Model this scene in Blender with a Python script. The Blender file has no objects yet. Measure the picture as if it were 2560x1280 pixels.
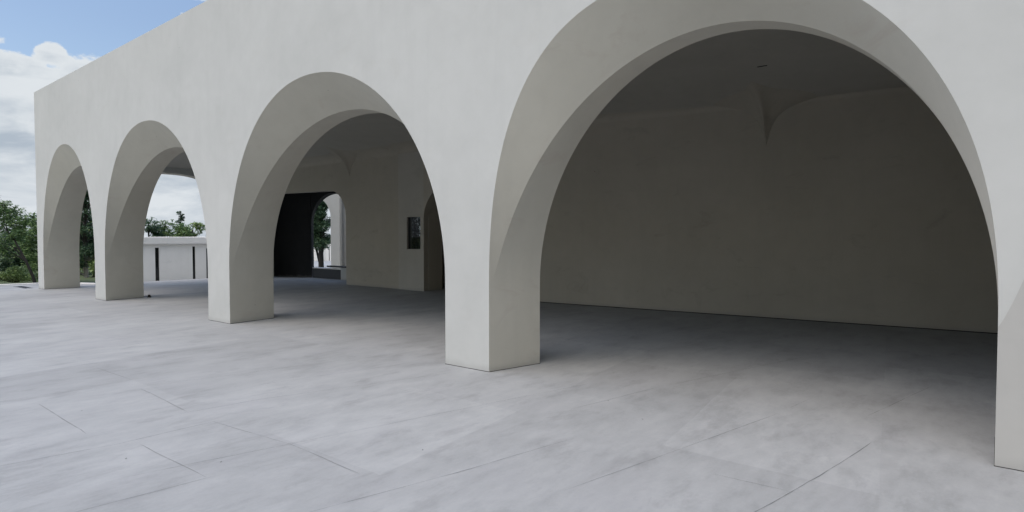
import bpy, bmesh, math, random
import numpy as np
from mathutils import Vector, Matrix, noise as mnoise

S = bpy.context.scene
R = math.radians

# ------------------------------------------------------------------ camera
cam_data = bpy.data.cameras.new('camera')
cam = bpy.data.objects.new('camera', cam_data)
S.collection.objects.link(cam)
S.camera = cam
cam_data.sensor_width = 36.0
cam_data.lens = 36.0 * 1512.0 / 2560.0
cam_data.clip_start = 0.1
cam_data.clip_end = 5000
cam.location = (0, 0, 2.4)
cam.rotation_euler = (R(90 - 1.818), 0, R(38.9))

# ------------------------------------------------------------------ light
SUN_EL, SUN_AZ = 62.0, 250.0          # azimuth of the sun, counter-clockwise from +X
sx, sy, sz = (math.cos(R(SUN_EL)) * math.cos(R(SUN_AZ)), math.cos(R(SUN_EL)) * math.sin(R(SUN_AZ)), math.sin(R(SUN_EL)))
sun_data = bpy.data.lights.new('sun', 'SUN')
sun_data.energy = 0.5
sun_data.angle = R(80)
sun_data.color = (1.0, 0.965, 0.92)
sun = bpy.data.objects.new('sun', sun_data)
S.collection.objects.link(sun)
sun.rotation_euler = Vector((sx, sy, sz)).to_track_quat('Z', 'Y').to_euler()

S.view_settings.view_transform = 'Standard'
S.view_settings.look = 'None'
S.view_settings.gamma = 1.0
S.view_settings.exposure = 1.22


def view_dir(px, py):
    """world direction seen at a point of the 2560 x 1280 photograph"""
    x, y = (px - 1280) / 1512.0, -(py - 640) / 1512.0
    v = Vector((x, y, -1.0)).normalized()
    return cam.rotation_euler.to_matrix() @ v


def build_world():
    w = bpy.data.worlds.new('World')
    S.world = w
    w.use_nodes = True
    nt = w.node_tree
    nt.nodes.clear()
    N = nt.nodes.new
    L = nt.links.new

    def math_(op, a, b=None, c=None, clamp=False):
        m = N('ShaderNodeMath'); m.operation = op; m.use_clamp = clamp
        for i, v in enumerate((a, b, c)):
            if v is None: continue
            if isinstance(v, (int, float)): m.inputs[i].default_value = v
            else: L(v, m.inputs[i])
        return m.outputs[0]

    out = N('ShaderNodeOutputWorld'); bg = N('ShaderNodeBackground')
    bg.inputs['Strength'].default_value = 0.1
    L(bg.outputs[0], out.inputs[0])
    sky = N('ShaderNodeTexSky'); sky.sky_type = 'NISHITA'; sky.sun_disc = False
    sky.sun_elevation = R(SUN_EL); sky.sun_rotation = R(90 - SUN_AZ)
    sky.air_density = 1.0; sky.dust_density = 2.0; sky.ozone_density = 1.0
    tc = N('ShaderNodeTexCoord')
    d = tc.outputs['Generated']
    sep = N('ShaderNodeSeparateXYZ'); L(d, sep.inputs[0])
    z = sep.outputs['Z']
    # clouds lie in a layer: project the direction onto it so they flatten towards the horizon
    zz = math_('ADD', math_('MAXIMUM', z, 0.0), 0.16)
    cx = math_('DIVIDE', sep.outputs['X'], zz); cy = math_('DIVIDE', sep.outputs['Y'], zz)
    comb = N('ShaderNodeCombineXYZ'); L(cx, comb.inputs[0]); L(cy, comb.inputs[1]); comb.inputs[2].default_value = 3.7

    def noise(vec, scale, detail, rough=0.55, dist=0.0):
        n = N('ShaderNodeTexNoise'); n.inputs['Scale'].default_value = scale; n.inputs['Detail'].default_value = detail
        n.inputs['Roughness'].default_value = rough; n.inputs['Distortion'].default_value = dist
        L(vec, n.inputs['Vector']); return n.outputs['Fac']

    big = noise(comb.outputs[0], 0.8, 3.0)
    mp = N('ShaderNodeMapping'); L(d, mp.inputs[0]); mp.inputs['Scale'].default_value = (1, 1, 1.7)
    puff = noise(mp.outputs[0], 9.0, 7.0, 0.58)
    fine = noise(mp.outputs[0], 30.0, 5.0, 0.55)

    def blob(px, py, rad, wx=1.0):
        """1 at the heart of a cloud (or of a clear patch), 0 beyond rad (in radians)"""
        v = view_dir(px, py)
        vm = N('ShaderNodeVectorMath'); vm.operation = 'DISTANCE'
        L(d, vm.inputs[0]); vm.inputs[1].default_value = v
        return math_('SUBTRACT', 1.0, math_('DIVIDE', vm.outputs['Value'], rad), clamp=True)

    # cover grows towards the horizon
    cover = N('ShaderNodeMapRange'); L(z, cover.inputs[0])
    cover.inputs[1].default_value = 0.262; cover.inputs[2].default_value = 0.195
    cover.inputs[3].default_value = -0.12; cover.inputs[4].default_value = 0.62
    f = math_('ADD', math_('MULTIPLY', math_('SUBTRACT', big, 0.5), 0.5), math_('MULTIPLY', math_('SUBTRACT', puff, 0.5), 1.7))
    f = math_('ADD', f, math_('MULTIPLY', math_('SUBTRACT', fine, 0.5), 0.75))
    f = math_('ADD', f, cover.outputs[0])
    f = math_('ADD', f, math_('MULTIPLY', blob(225, 178, 0.075), 0.6))
    f = math_('ADD', f, math_('MULTIPLY', blob(122, 128, 0.020), 0.55))
    f = math_('ADD', f, math_('MULTIPLY', blob(505, -8, 0.05), 0.7))
    f = math_('ADD', f, math_('MULTIPLY', blob(20, 5, 0.05), 0.22))
    f = math_('SUBTRACT', f, math_('MULTIPLY', blob(300, 30, 0.22), 0.55))
    mask = N('ShaderNodeMapRange'); mask.interpolation_type = 'SMOOTHSTEP'; L(f, mask.inputs[0])
    mask.inputs[1].default_value = 0.0; mask.inputs[2].default_value = 0.15
    # cloud brightness: grey undersides and bright tops
    mp2 = N('ShaderNodeMapping'); L(d, mp2.inputs[0]); mp2.inputs['Scale'].default_value = (1, 1, 4.0)
    under = noise(mp2.outputs[0], 5.0, 6.0, 0.6, 0.3)
    ramp = N('ShaderNodeValToRGB'); L(under, ramp.inputs[0])
    ramp.color_ramp.elements[0].position = 0.36; ramp.color_ramp.elements[0].color = (0.40, 0.49, 0.60, 1)
    ramp.color_ramp.elements[1].position = 0.60; ramp.color_ramp.elements[1].color = (0.86, 0.91, 0.96, 1)
    ramp2 = N('ShaderNodeMapRange'); L(f, ramp2.inputs[0])
    ramp2.inputs[1].default_value = 0.1; ramp2.inputs[2].default_value = 0.55; ramp2.inputs[3].default_value = 0.0; ramp2.inputs[4].default_value = 0.75
    cm = N('ShaderNodeMix'); cm.data_type = 'RGBA'; L(ramp2.outputs[0], cm.inputs[0])
    cm.inputs[6].default_value = (0.90, 0.95, 0.99, 1); L(ramp.outputs[0], cm.inputs[7])
    mul = N('ShaderNodeVectorMath'); mul.operation = 'SCALE'; L(cm.outputs[2], mul.inputs[0]); mul.inputs['Scale'].default_value = 4.95
    mix = N('ShaderNodeMix'); mix.data_type = 'RGBA'; L(mask.outputs[0], mix.inputs[0])
    L(sky.outputs[0], mix.inputs[6]); L(mul.outputs[0], mix.inputs[7])
    # a bright veiled sky: the sun stands behind thin cloud overhead, so the sky brightens upwards
    up = N('ShaderNodeMapRange'); L(z, up.inputs[0]); up.interpolation_type = 'SMOOTHSTEP'
    up.inputs[1].default_value = 0.28; up.inputs[2].default_value = 0.75; up.inputs[3].default_value = 0.72; up.inputs[4].default_value = 1.55
    tint = N('ShaderNodeMix'); tint.data_type = 'RGBA'; tint.blend_type = 'MULTIPLY'
    # unseen right side of the sky, tinted creamier to warm the arch reveals
    wd = N('ShaderNodeVectorMath'); wd.operation = 'DOT_PRODUCT'; L(d, wd.inputs[0]); wd.inputs[1].default_value = Vector((0.85, -0.5, 0.15)).normalized()
    warm = N('ShaderNodeMapRange'); L(wd.outputs['Value'], warm.inputs[0]); warm.inputs[1].default_value = -0.1; warm.inputs[2].default_value = 0.6
    L(warm.outputs[0], tint.inputs[0]); L(mix.outputs[2], tint.inputs[6]); tint.inputs[7].default_value = (1.13, 1.03, 0.84, 1)
    tot = N('ShaderNodeVectorMath'); tot.operation = 'SCALE'; L(tint.outputs[2], tot.inputs[0]); L(up.outputs[0], tot.inputs['Scale'])
    L(tot.outputs[0], bg.inputs['Color'])


build_world()


# ------------------------------------------------------------------ materials
def new_mat(name):
    m = bpy.data.materials.new(name); m.use_nodes = True
    nt = m.node_tree
    return m, nt, nt.nodes['Principled BSDF']


class NT:
    def __init__(s, nt): s.nt = nt
    def N(s, t): return s.nt.nodes.new(t)
    def L(s, a, b): s.nt.links.new(a, b)
    def math(s, op, a, b=None, clamp=False):
        m = s.N('ShaderNodeMath'); m.operation = op; m.use_clamp = clamp
        for i, v in enumerate((a, b)):
            if v is None: continue
            if isinstance(v, (int, float)): m.inputs[i].default_value = v
            else: s.L(v, m.inputs[i])
        return m.outputs[0]
    def pos(s, scale=(1, 1, 1)):
        g = s.N('ShaderNodeNewGeometry'); m = s.N('ShaderNodeMapping'); s.L(g.outputs['Position'], m.inputs[0])
        m.inputs['Scale'].default_value = scale; return m.outputs[0]
    def noise(s, vec, scale, detail=4, rough=0.55, dist=0.0):
        n = s.N('ShaderNodeTexNoise'); n.inputs['Scale'].default_value = scale; n.inputs['Detail'].default_value = detail
        n.inputs['Roughness'].default_value = rough; n.inputs['Distortion'].default_value = dist
        s.L(vec, n.inputs['Vector']); return n.outputs['Fac']
    def rng(s, v, a, b, c, d, smooth=False):
        m = s.N('ShaderNodeMapRange'); s.L(v, m.inputs[0])
        if smooth: m.interpolation_type = 'SMOOTHSTEP'
        for i, x in enumerate((a, b, c, d)): m.inputs[i + 1].default_value = x
        return m.outputs[0]
    def mix(s, f, a, b):
        m = s.N('ShaderNodeMix'); m.data_type = 'RGBA'
        for i, v in ((0, f), (6, a), (7, b)):
            if isinstance(v, (int, float)): m.inputs[i].default_value = v
            elif isinstance(v, tuple): m.inputs[i].default_value = (*v, 1)
            else: s.L(v, m.inputs[i])
        return m.outputs[2]
    def bump(s, h, strength, dist, normal=None):
        b = s.N('ShaderNodeBump'); b.inputs['Strength'].default_value = strength; b.inputs['Distance'].default_value = dist
        s.L(h, b.inputs['Height'])
        if normal is not None: s.L(normal, b.inputs['Normal'])
        return b.outputs[0]


def plaster(name, c0, c1, stain=(0.36, 0.33, 0.29), stain_amt=0.35, rough=0.85, splash=0.3):
    m, nt, p = new_mat(name); k = NT(nt)
    pos = k.pos()
    big = k.noise(pos, 0.45, 5, 0.6, 0.4)
    med = k.noise(pos, 2.6, 6, 0.62)
    col = k.mix(k.rng(k.math('ADD', k.math('MULTIPLY', big, 0.65), k.math('MULTIPLY', med, 0.35)), 0.36, 0.64, 0, 1), c0, c1)
    # faint vertical washing marks and trowel sweeps
    st = k.noise(k.pos((1.0, 1.0, 0.07)), 3.2, 4, 0.6)
    col = k.mix(k.math('MULTIPLY', k.rng(st, 0.52, 0.72, 0, 1), 0.15), col, tuple(x * 0.86 for x in c0))
    # scattered dirty patches
    s1 = k.noise(k.pos((1, 1, 1.8)), 0.9, 7, 0.68, 0.8)
    col = k.mix(k.math('MULTIPLY', k.rng(s1, 0.58, 0.74, 0, 1), stain_amt), col, stain)
    # splash dirt along the foot of the wall
    g = k.N('ShaderNodeNewGeometry'); sp = k.N('ShaderNodeSeparateXYZ'); k.L(g.outputs['Position'], sp.inputs[0])
    wav = k.math('ADD', sp.outputs['Z'], k.math('MULTIPLY', k.math('SUBTRACT', med, 0.5), -0.25))
    col = k.mix(k.math('MULTIPLY', k.rng(wav, 0.16, 0.0, 0, 1, True), splash), col, (0.25, 0.25, 0.24))
    # pinholes
    v = k.N('ShaderNodeTexVoronoi'); v.inputs['Scale'].default_value = 1.1; k.L(pos, v.inputs['Vector'])
    dot = k.rng(v.outputs['Distance'], 0.011, 0.017, 1, 0)
    col = k.mix(k.math('MULTIPLY', dot, 0.8), col, (0.06, 0.055, 0.05))
    k.L(col, p.inputs['Base Color'])
    p.inputs['Roughness'].default_value = rough
    p.inputs['Specular IOR Level'].default_value = 0.25
    b = k.bump(k.noise(pos, 1.1, 4, 0.5), 0.18, 0.05)
    b = k.bump(k.noise(pos, 45, 5, 0.7), 0.10, 0.006, b)
    k.L(b, p.inputs['Normal'])
    return m


M = {}
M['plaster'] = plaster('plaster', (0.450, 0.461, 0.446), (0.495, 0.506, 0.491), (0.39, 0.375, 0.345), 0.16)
M['plaster_inside'] = plaster('plaster_inside', (0.400, 0.372, 0.312), (0.445, 0.416, 0.354), (0.20, 0.18, 0.15), 0.3)  # front plaster darkened: the hall's shade is put into the colour
M['added_wing_plaster'] = plaster('added_wing_plaster', (0.56, 0.51, 0.42), (0.62, 0.57, 0.48))  # for the added wing only, cream to bounce warm light
M['plaster_bounce_warm'] = plaster('plaster_bounce_warm', (0.490, 0.468, 0.405), (0.540, 0.517, 0.450), (0.42, 0.36, 0.31), 0.45)  # warm tint puts floor-bounced light into the colour, with pinkish patina stains
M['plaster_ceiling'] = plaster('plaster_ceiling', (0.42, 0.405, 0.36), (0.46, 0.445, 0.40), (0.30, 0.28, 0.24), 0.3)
M['plaster_white'] = plaster('plaster_white', (0.72, 0.71, 0.69), (0.77, 0.76, 0.74), (0.45, 0.44, 0.42), 0.25, splash=0.0)
M['darker_field'] = plaster('darker_field', (0.385, 0.385, 0.368), (0.425, 0.425, 0.407), (0.33, 0.31, 0.28), 0.3)
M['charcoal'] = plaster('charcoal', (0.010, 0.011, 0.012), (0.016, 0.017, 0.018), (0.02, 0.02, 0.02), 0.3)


def concrete():
    m, nt, p = new_mat('concrete'); k = NT(nt)
    pos = k.pos()
    # cement laid in long passes running into the building (along Y)
    warp = k.N('ShaderNodeTexNoise'); warp.inputs['Scale'].default_value = 0.7; warp.inputs['Detail'].default_value = 3; k.L(pos, warp.inputs['Vector'])
    wv = k.N('ShaderNodeVectorMath'); wv.operation = 'MULTIPLY_ADD'; k.L(warp.outputs['Color'], wv.inputs[0]); wv.inputs[1].default_value = (0.3, 0.3, 0); k.L(pos, wv.inputs[2])
    def st(sx, sy, scale, detail, rough):
        mp = k.N('ShaderNodeMapping'); mp.inputs['Scale'].default_value = (sx, sy, 1); mp.inputs['Rotation'].default_value = (0, 0, R(14)); k.L(wv.outputs[0], mp.inputs[0])
        return k.noise(mp.outputs[0], scale, detail, rough)
    a = st(1.0, 0.50, 1.6, 7, 0.62)
    b = st(1.5, 0.45, 5.0, 8, 0.68)
    c = st(1.0, 0.7, 0.25, 4, 0.5)
    fine = k.noise(pos, 26, 6, 0.7)
    f = k.math('ADD', k.math('MULTIPLY', a, 0.42), k.math('ADD', k.math('MULTIPLY', b, 0.32), k.math('ADD', k.math('MULTIPLY', c, 0.20), k.math('MULTIPLY', fine, 0.12))))
    r = k.N('ShaderNodeValToRGB'); k.L(f, r.inputs[0])
    e = r.color_ramp.elements
    e[0].position = 0.37; e[0].color = (0.200, 0.208, 0.212, 1)
    e[1].position = 0.50; e[1].color = (0.276, 0.287, 0.293, 1)
    x = e.new(0.62); x.color = (0.320, 0.331, 0.338, 1)
    col = r.outputs[0]
    # lilac-grey cement bloom in patches
    bl = st(0.8, 0.5, 0.9, 6, 0.6)
    col = k.mix(k.math('MULTIPLY', k.rng(bl, 0.54, 0.70, 0, 1), 0.35), col, (0.300, 0.305, 0.322))
    # darker worn smears
    d = st(1.2, 0.50, 2.1, 8, 0.68)
    col = k.mix(k.math('MULTIPLY', k.rng(d, 0.54, 0.70, 0, 1), 0.55), col, (0.195, 0.202, 0.206))
    # the paving was poured in bays: each a shade of its own
    sp = k.N('ShaderNodeSeparateXYZ'); wl = k.N('ShaderNodeVectorMath'); wl.operation = 'MULTIPLY_ADD'
    k.L(warp.outputs['Color'], wl.inputs[0]); wl.inputs[1].default_value = (0.10, 0.10, 0); k.L(pos, wl.inputs[2]); k.L(wl.outputs[0], sp.inputs[0])
    gx = k.math('FLOOR', k.math('DIVIDE', k.math('ADD', sp.outputs['X'], k.math('MULTIPLY', sp.outputs['Y'], 0.12)), 2.15))
    gy = k.math('FLOOR', k.math('ADD', k.math('DIVIDE', sp.outputs['Y'], 2.6), k.math('MULTIPLY', gx, 0.5)))
    cb = k.N('ShaderNodeCombineXYZ'); k.L(gx, cb.inputs[0]); k.L(gy, cb.inputs[1])
    wn = k.N('ShaderNodeTexWhiteNoise'); wn.noise_dimensions = '2D'; k.L(cb.outputs[0], wn.inputs['Vector'])
    tone = k.rng(wn.outputs['Value'], 0, 1, 0.935, 1.055)
    sc_ = k.N('ShaderNodeVectorMath'); sc_.operation = 'SCALE'; k.L(col, sc_.inputs[0]); k.L(tone, sc_.inputs['Scale']); col = sc_.outputs[0]
    # grain of the trowelled cement and small rubbed spots
    gr = k.noise(k.pos((1.0, 0.5, 1)), 9, 8, 0.75)
    col = k.mix(k.math('MULTIPLY', k.rng(gr, 0.52, 0.72, 0, 1), 0.28), col, (0.22, 0.226, 0.232))
    v = k.N('ShaderNodeTexVoronoi'); v.inputs['Scale'].default_value = 0.8; k.L(pos, v.inputs['Vector'])
    col = k.mix(k.math('MULTIPLY', k.rng(v.outputs['Distance'], 0.006, 0.010, 1, 0), 0.85), col, (0.03, 0.03, 0.03))
    k.L(col, p.inputs['Base Color'])
    k.L(k.rng(b, 0.3, 0.7, 0.62, 0.85), p.inputs['Roughness'])
    p.inputs['Specular IOR Level'].default_value = 0.3
    bb = k.bump(a, 0.15, 0.03); bb = k.bump(fine, 0.12, 0.004, bb); k.L(bb, p.inputs['Normal'])
    return m


M['concrete'] = concrete()


def joint_mat():
    m, nt, p = new_mat('joint'); k = NT(nt)
    p.inputs['Base Color'].default_value = (0.085, 0.088, 0.092, 1); p.inputs['Roughness'].default_value = 0.9
    n = k.noise(k.pos(), 1.7, 5, 0.65)
    k.L(k.rng(n, 0.40, 0.56, 0.25, 1.0), p.inputs['Alpha'])
    return m


M['joint'] = joint_mat()


def simple(name, col, rough=0.6, metal=0.0, var=0.15, scale=6.0):
    m, nt, p = new_mat(name); k = NT(nt)
    n = k.noise(k.pos(), scale, 5, 0.6)
    k.L(k.mix(n, tuple(c * (1 - var) for c in col), tuple(c * (1 + var) for c in col)), p.inputs['Base Color'])
    p.inputs['Roughness'].default_value = rough; p.inputs['Metallic'].default_value = metal
    return m


M['black_gap'] = simple('black_gap', (0.012, 0.012, 0.012), 0.9)
M['dark_metal'] = simple('dark_metal', (0.035, 0.036, 0.038), 0.5, 0.3)
M['grey_metal'] = simple('grey_metal', (0.16, 0.165, 0.17), 0.5, 0.4)
M['dark_stone_shade'] = simple('dark_stone_shade', (0.045, 0.048, 0.052), 0.7)
M['grass'] = simple('grass', (0.060, 0.085, 0.030), 0.95, 0, 0.4, 1.5)
M['earth'] = simple('earth', (0.10, 0.085, 0.06), 0.95, 0, 0.3, 2.0)


def glass_mat():
    m, nt, p = new_mat('dark_glass')
    p.inputs['Base Color'].default_value = (0.010, 0.012, 0.012, 1)
    p.inputs['Roughness'].default_value = 0.08; p.inputs['Specular IOR Level'].default_value = 0.5
    return m


M['dark_glass'] = glass_mat()


def clear_glass():
    m, nt, p = new_mat('clear_glass')
    nt.nodes.remove(p)
    k = NT(nt)
    t = k.N('ShaderNodeBsdfTransparent'); t.inputs[0].default_value = (0.40, 0.44, 0.43, 1)
    g = k.N('ShaderNodeBsdfGlossy'); g.inputs['Roughness'].default_value = 0.03
    mx = k.N('ShaderNodeMixShader'); mx.inputs[0].default_value = 0.025
    k.L(t.outputs[0], mx.inputs[1]); k.L(g.outputs[0], mx.inputs[2])
    k.L(mx.outputs[0], nt.nodes['Material Output'].inputs[0])
    return m


M['clear_glass'] = clear_glass()


def bark(name, c0, c1):
    m, nt, p = new_mat(name); k = NT(nt)
    n = k.noise(k.pos((1, 1, 0.25)), 14, 6, 0.7)
    k.L(k.mix(n, c0, c1), p.inputs['Base Color']); p.inputs['Roughness'].default_value = 0.95
    k.L(k.bump(n, 0.6, 0.03), p.inputs['Normal'])
    return m


M['bark_dark'] = bark('bark_dark', (0.010, 0.009, 0.008), (0.028, 0.025, 0.021))
def bark_lit_foot():  # dark silhouette above and lit foot below are put into the colour
    m, nt, p = new_mat('bark_lit_foot'); k = NT(nt)
    n = k.noise(k.pos((1, 1, 0.25)), 14, 6, 0.7)
    g = k.N('ShaderNodeNewGeometry'); sp = k.N('ShaderNodeSeparateXYZ'); k.L(g.outputs['Position'], sp.inputs[0])
    lo = k.rng(k.math('ADD', sp.outputs['Z'], k.math('MULTIPLY', n, 0.5)), 1.5, 1.1, 0, 1)
    dark = k.mix(n, (0.018, 0.016, 0.014), (0.05, 0.045, 0.038)); pale = k.mix(n, (0.22, 0.21, 0.19), (0.42, 0.40, 0.36))
    k.L(k.mix(lo, dark, pale), p.inputs['Base Color']); p.inputs['Roughness'].default_value = 0.95
    k.L(k.bump(n, 0.6, 0.03), p.inputs['Normal'])
    return m


M['bark_lit_foot'] = bark_lit_foot()
M['bark_pale'] = bark('bark_pale', (0.16, 0.15, 0.13), (0.30, 0.28, 0.25))


def leaf_mat(name, c0, c1, c2):
    m, nt, p = new_mat(name); k = NT(nt)
    g = k.N('ShaderNodeNewGeometry')
    r = k.N('ShaderNodeValToRGB'); k.L(g.outputs['Random Per Island'], r.inputs[0])
    e = r.color_ramp.elements
    e[0].position = 0.0; e[0].color = (*c0, 1); e[1].position = 1.0; e[1].color = (*c2, 1)
    x = e.new(0.55); x.color = (*c1, 1)
    n = k.noise(k.pos(), 0.9, 4, 0.6)
    col = k.mix(k.rng(n, 0.35, 0.65, 0, 0.6), r.outputs[0], c0)
    k.L(col, p.inputs['Base Color']); p.inputs['Roughness'].default_value = 0.55
    p.inputs['Specular IOR Level'].default_value = 0.35
    t = k.N('ShaderNodeBsdfTranslucent'); k.L(col, t.inputs[0])
    mx = k.N('ShaderNodeMixShader'); mx.inputs[0].default_value = 0.28
    k.L(p.outputs[0], mx.inputs[1]); k.L(t.outputs[0], mx.inputs[2])
    k.L(mx.outputs[0], nt.nodes['Material Output'].inputs[0])
    return m


M['leaf_mid'] = leaf_mat('leaf_mid', (0.085, 0.147, 0.062), (0.156, 0.255, 0.100), (0.311, 0.424, 0.170))
M['leaf_dark'] = leaf_mat('leaf_dark', (0.046, 0.096, 0.056), (0.085, 0.156, 0.085), (0.170, 0.242, 0.129))
M['leaf_light'] = leaf_mat('leaf_light', (0.156, 0.226, 0.079), (0.255, 0.355, 0.129), (0.424, 0.537, 0.226))


# ------------------------------------------------------------------ mesh helpers (u runs left along the front, n runs into the building)
def W(u, n, z): return (-u, n, z)


class MB:
    def __init__(s): s.v = []; s.f = []
    def quad(s, a, b, c, d):
        i = len(s.v); s.v += [a, b, c, d]; s.f.append((i, i + 1, i + 2, i + 3))
    def poly(s, pts):
        i = len(s.v); s.v += list(pts); s.f.append(tuple(range(i, i + len(pts))))
    def grid(s, rows):
        """rows of equally many points, welded into one sheet"""
        i = len(s.v); m = len(rows[0])
        for r in rows: s.v += list(r)
        for a in range(len(rows) - 1):
            for b in range(m - 1):
                p = i + a * m + b
                s.f.append((p, p + 1, p + m + 1, p + m))
    def box(s, u0, u1, n0, n1, z0, z1):
        P = [W(u, n, z) for z in (z0, z1) for u, n in ((u0, n0), (u1, n0), (u1, n1), (u0, n1))]
        i = len(s.v); s.v += P
        for f in ((0, 1, 2, 3), (4, 5, 6, 7), (0, 1, 5, 4), (1, 2, 6, 5), (2, 3, 7, 6), (3, 0, 4, 7)):
            s.f.append(tuple(i + x for x in f))
    def prism(s, foot, z0, z1):
        """upright prism over a footprint of (u, n) points"""
        m = len(foot); i = len(s.v)
        s.v += [W(u, n, z0) for u, n in foot] + [W(u, n, z1) for u, n in foot]
        s.f.append(tuple(i + x for x in range(m))); s.f.append(tuple(i + m + x for x in range(m)))
        for x in range(m):
            y = (x + 1) % m; s.f.append((i + x, i + y, i + m + y, i + m + x))
    def tube(s, pts, radii, seg=8):
        rings = []
        for j, p in enumerate(pts):
            p = Vector(p)
            t = (Vector(pts[min(j + 1, len(pts) - 1)]) - Vector(pts[max(j - 1, 0)])).normalized()
            a = t.orthogonal().normalized() if j == 0 else (prev - t * prev.dot(t)).normalized()
            prev = a; b = t.cross(a)
            rings.append([tuple(p + (a * math.cos(q) + b * math.sin(q)) * radii[j]) for q in [2 * math.pi * x / seg for x in range(seg + 1)]])
        s.grid(rings)
    def build(s, name, mat, parent=None, smooth=False, weld=True, bevel=0.0):
        me = bpy.data.meshes.new(name); me.from_pydata(s.v, [], s.f)
        bm = bmesh.new(); bm.from_mesh(me)
        if weld: bmesh.ops.remove_doubles(bm, verts=bm.verts, dist=1e-5)
        bmesh.ops.recalc_face_normals(bm, faces=bm.faces)
        bm.to_mesh(me); bm.free()
        me.materials.append(M[mat])
        if smooth:
            me.polygons.foreach_set('use_smooth', [True] * len(me.polygons))
        o = bpy.data.objects.new(name, me); S.collection.objects.link(o)
        if parent is not None:
            o.parent = parent; o.matrix_parent_inverse = parent.matrix_world.inverted() if False else Matrix.Translation(-Vector(parent.location))
        if bevel:
            b = o.modifiers.new('soft_edge', 'BEVEL'); b.width = bevel; b.segments = 2; b.limit_method = 'ANGLE'; b.angle_limit = R(40)
        return o


def tag(o, label=None, cat=None, group=None, kind=None):
    for k, v in (('label', label), ('category', cat), ('group', group), ('kind', kind)):
        if v: o[k] = v
    return o


def empty(name, loc):
    o = bpy.data.objects.new(name, None); S.collection.objects.link(o); o.location = loc; return o


# ------------------------------------------------------------------ ground
E0 = 34.85                                             # outer face of the end wall
mb = MB()
PE = [(38.25, -40), (38.25, 7.3), (38.05, 8.8), (36.4, 10.1), (35.2, 10.6), (34.9, 10.7), (34.9, 26), (-40, 26), (-40, -40)]
mb.poly([W(u, n, 0) for u, n in PE])
plaza = tag(mb.build('plaza', 'concrete'), kind='structure')

mb = MB()                                              # paving falling gently away behind the end wall
mb.quad(W(34.9, 10.7, 0), W(34.9, 26, 0), W(46, 26, -0.66), W(46, 13.2, -0.66))
tag(mb.build('sloping_pavement', 'concrete'), kind='structure')

mb = MB()                                              # grass outside, one sheet to the horizon, a hand below the plaza
ring = [(-3000, -3000), (3000, -3000), (3000, 3000), (-3000, 3000)]
mb.poly([W(u, n, -0.72) for u, n in ring])
tag(mb.build('ground', 'grass'), kind='structure')
mb = MB()                                              # grass bank sloping from the plaza edge down to it
edge = [(38.25, -40), (38.25, 7.3), (38.05, 8.8), (36.4, 10.1), (35.2, 10.6), (34.9, 10.7)]
outer = [(54, -40), (54, 9), (53, 11), (50, 12.6), (46.5, 13.1), (46, 13.2)]
mb.grid([[W(u, n, -0.06) for u, n in edge], [W(u, n, -0.716) for u, n in outer]])
tag(mb.build('grass_bank', 'grass', smooth=True), kind='structure')
mb = MB()
for (a, b) in zip(edge[1:-1], edge[2:]):
    pass
kp = edge[:5]
kerb = MB()
rows = [[], [], [], []]
for i, (u, n) in enumerate(kp):
    a = Vector(kp[max(i - 1, 0)]); b = Vector(kp[min(i + 1, len(kp) - 1)])
    t = (b - a).normalized(); nn = Vector((t.y, -t.x))
    if nn.x < 0: nn = -nn
    for r, (off, z) in enumerate(((0.0, -0.2), (0.0, 0.05), (0.28, 0.05), (0.28, -0.3))):
        rows[r].append(W(u + nn.x * off, n + nn.y * off, z))
kerb.grid(rows)
tag(kerb.build('kerb', 'plaster_white'), kind='structure')

# joints and hairline cracks in the paving: thin ribbons, wandering a little
rnd = random.Random(5)
mb = MB()


def joint(pts, w=0.006, wob=0.018):
    P = []
    for (a, b) in zip(pts[:-1], pts[1:]):
        a = Vector(a); b = Vector(b); m = max(2, int((b - a).length / 0.22))
        for i in range(m):
            q = a.lerp(b, i / m)
            s = mnoise.noise(Vector((q.x * 0.9, q.y * 0.9, 7.3))) * wob + mnoise.noise(Vector((q.x * 4, q.y * 4, 1.3))) * wob * 0.35
            t = (b - a).normalized(); P.append(q + Vector((t.y, -t.x)) * s)
    P.append(Vector(pts[-1]))
    l, r = [], []
    for i, q in enumerate(P):
        t = (P[min(i + 1, len(P) - 1)] - P[max(i - 1, 0)]).normalized()
        h = 0.5 * w * (0.55 + 0.9 * abs(mnoise.noise(Vector((q.x * 2.2, q.y * 2.2, 3))))) * (0.3 if i in (0, len(P) - 1) else 1)
        l.append(W(q.x + t.y * h, q.y - t.x * h, 0.004)); r.append(W(q.x - t.y * h, q.y + t.x * h, 0.004))
    mb.grid([l, r])


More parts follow.
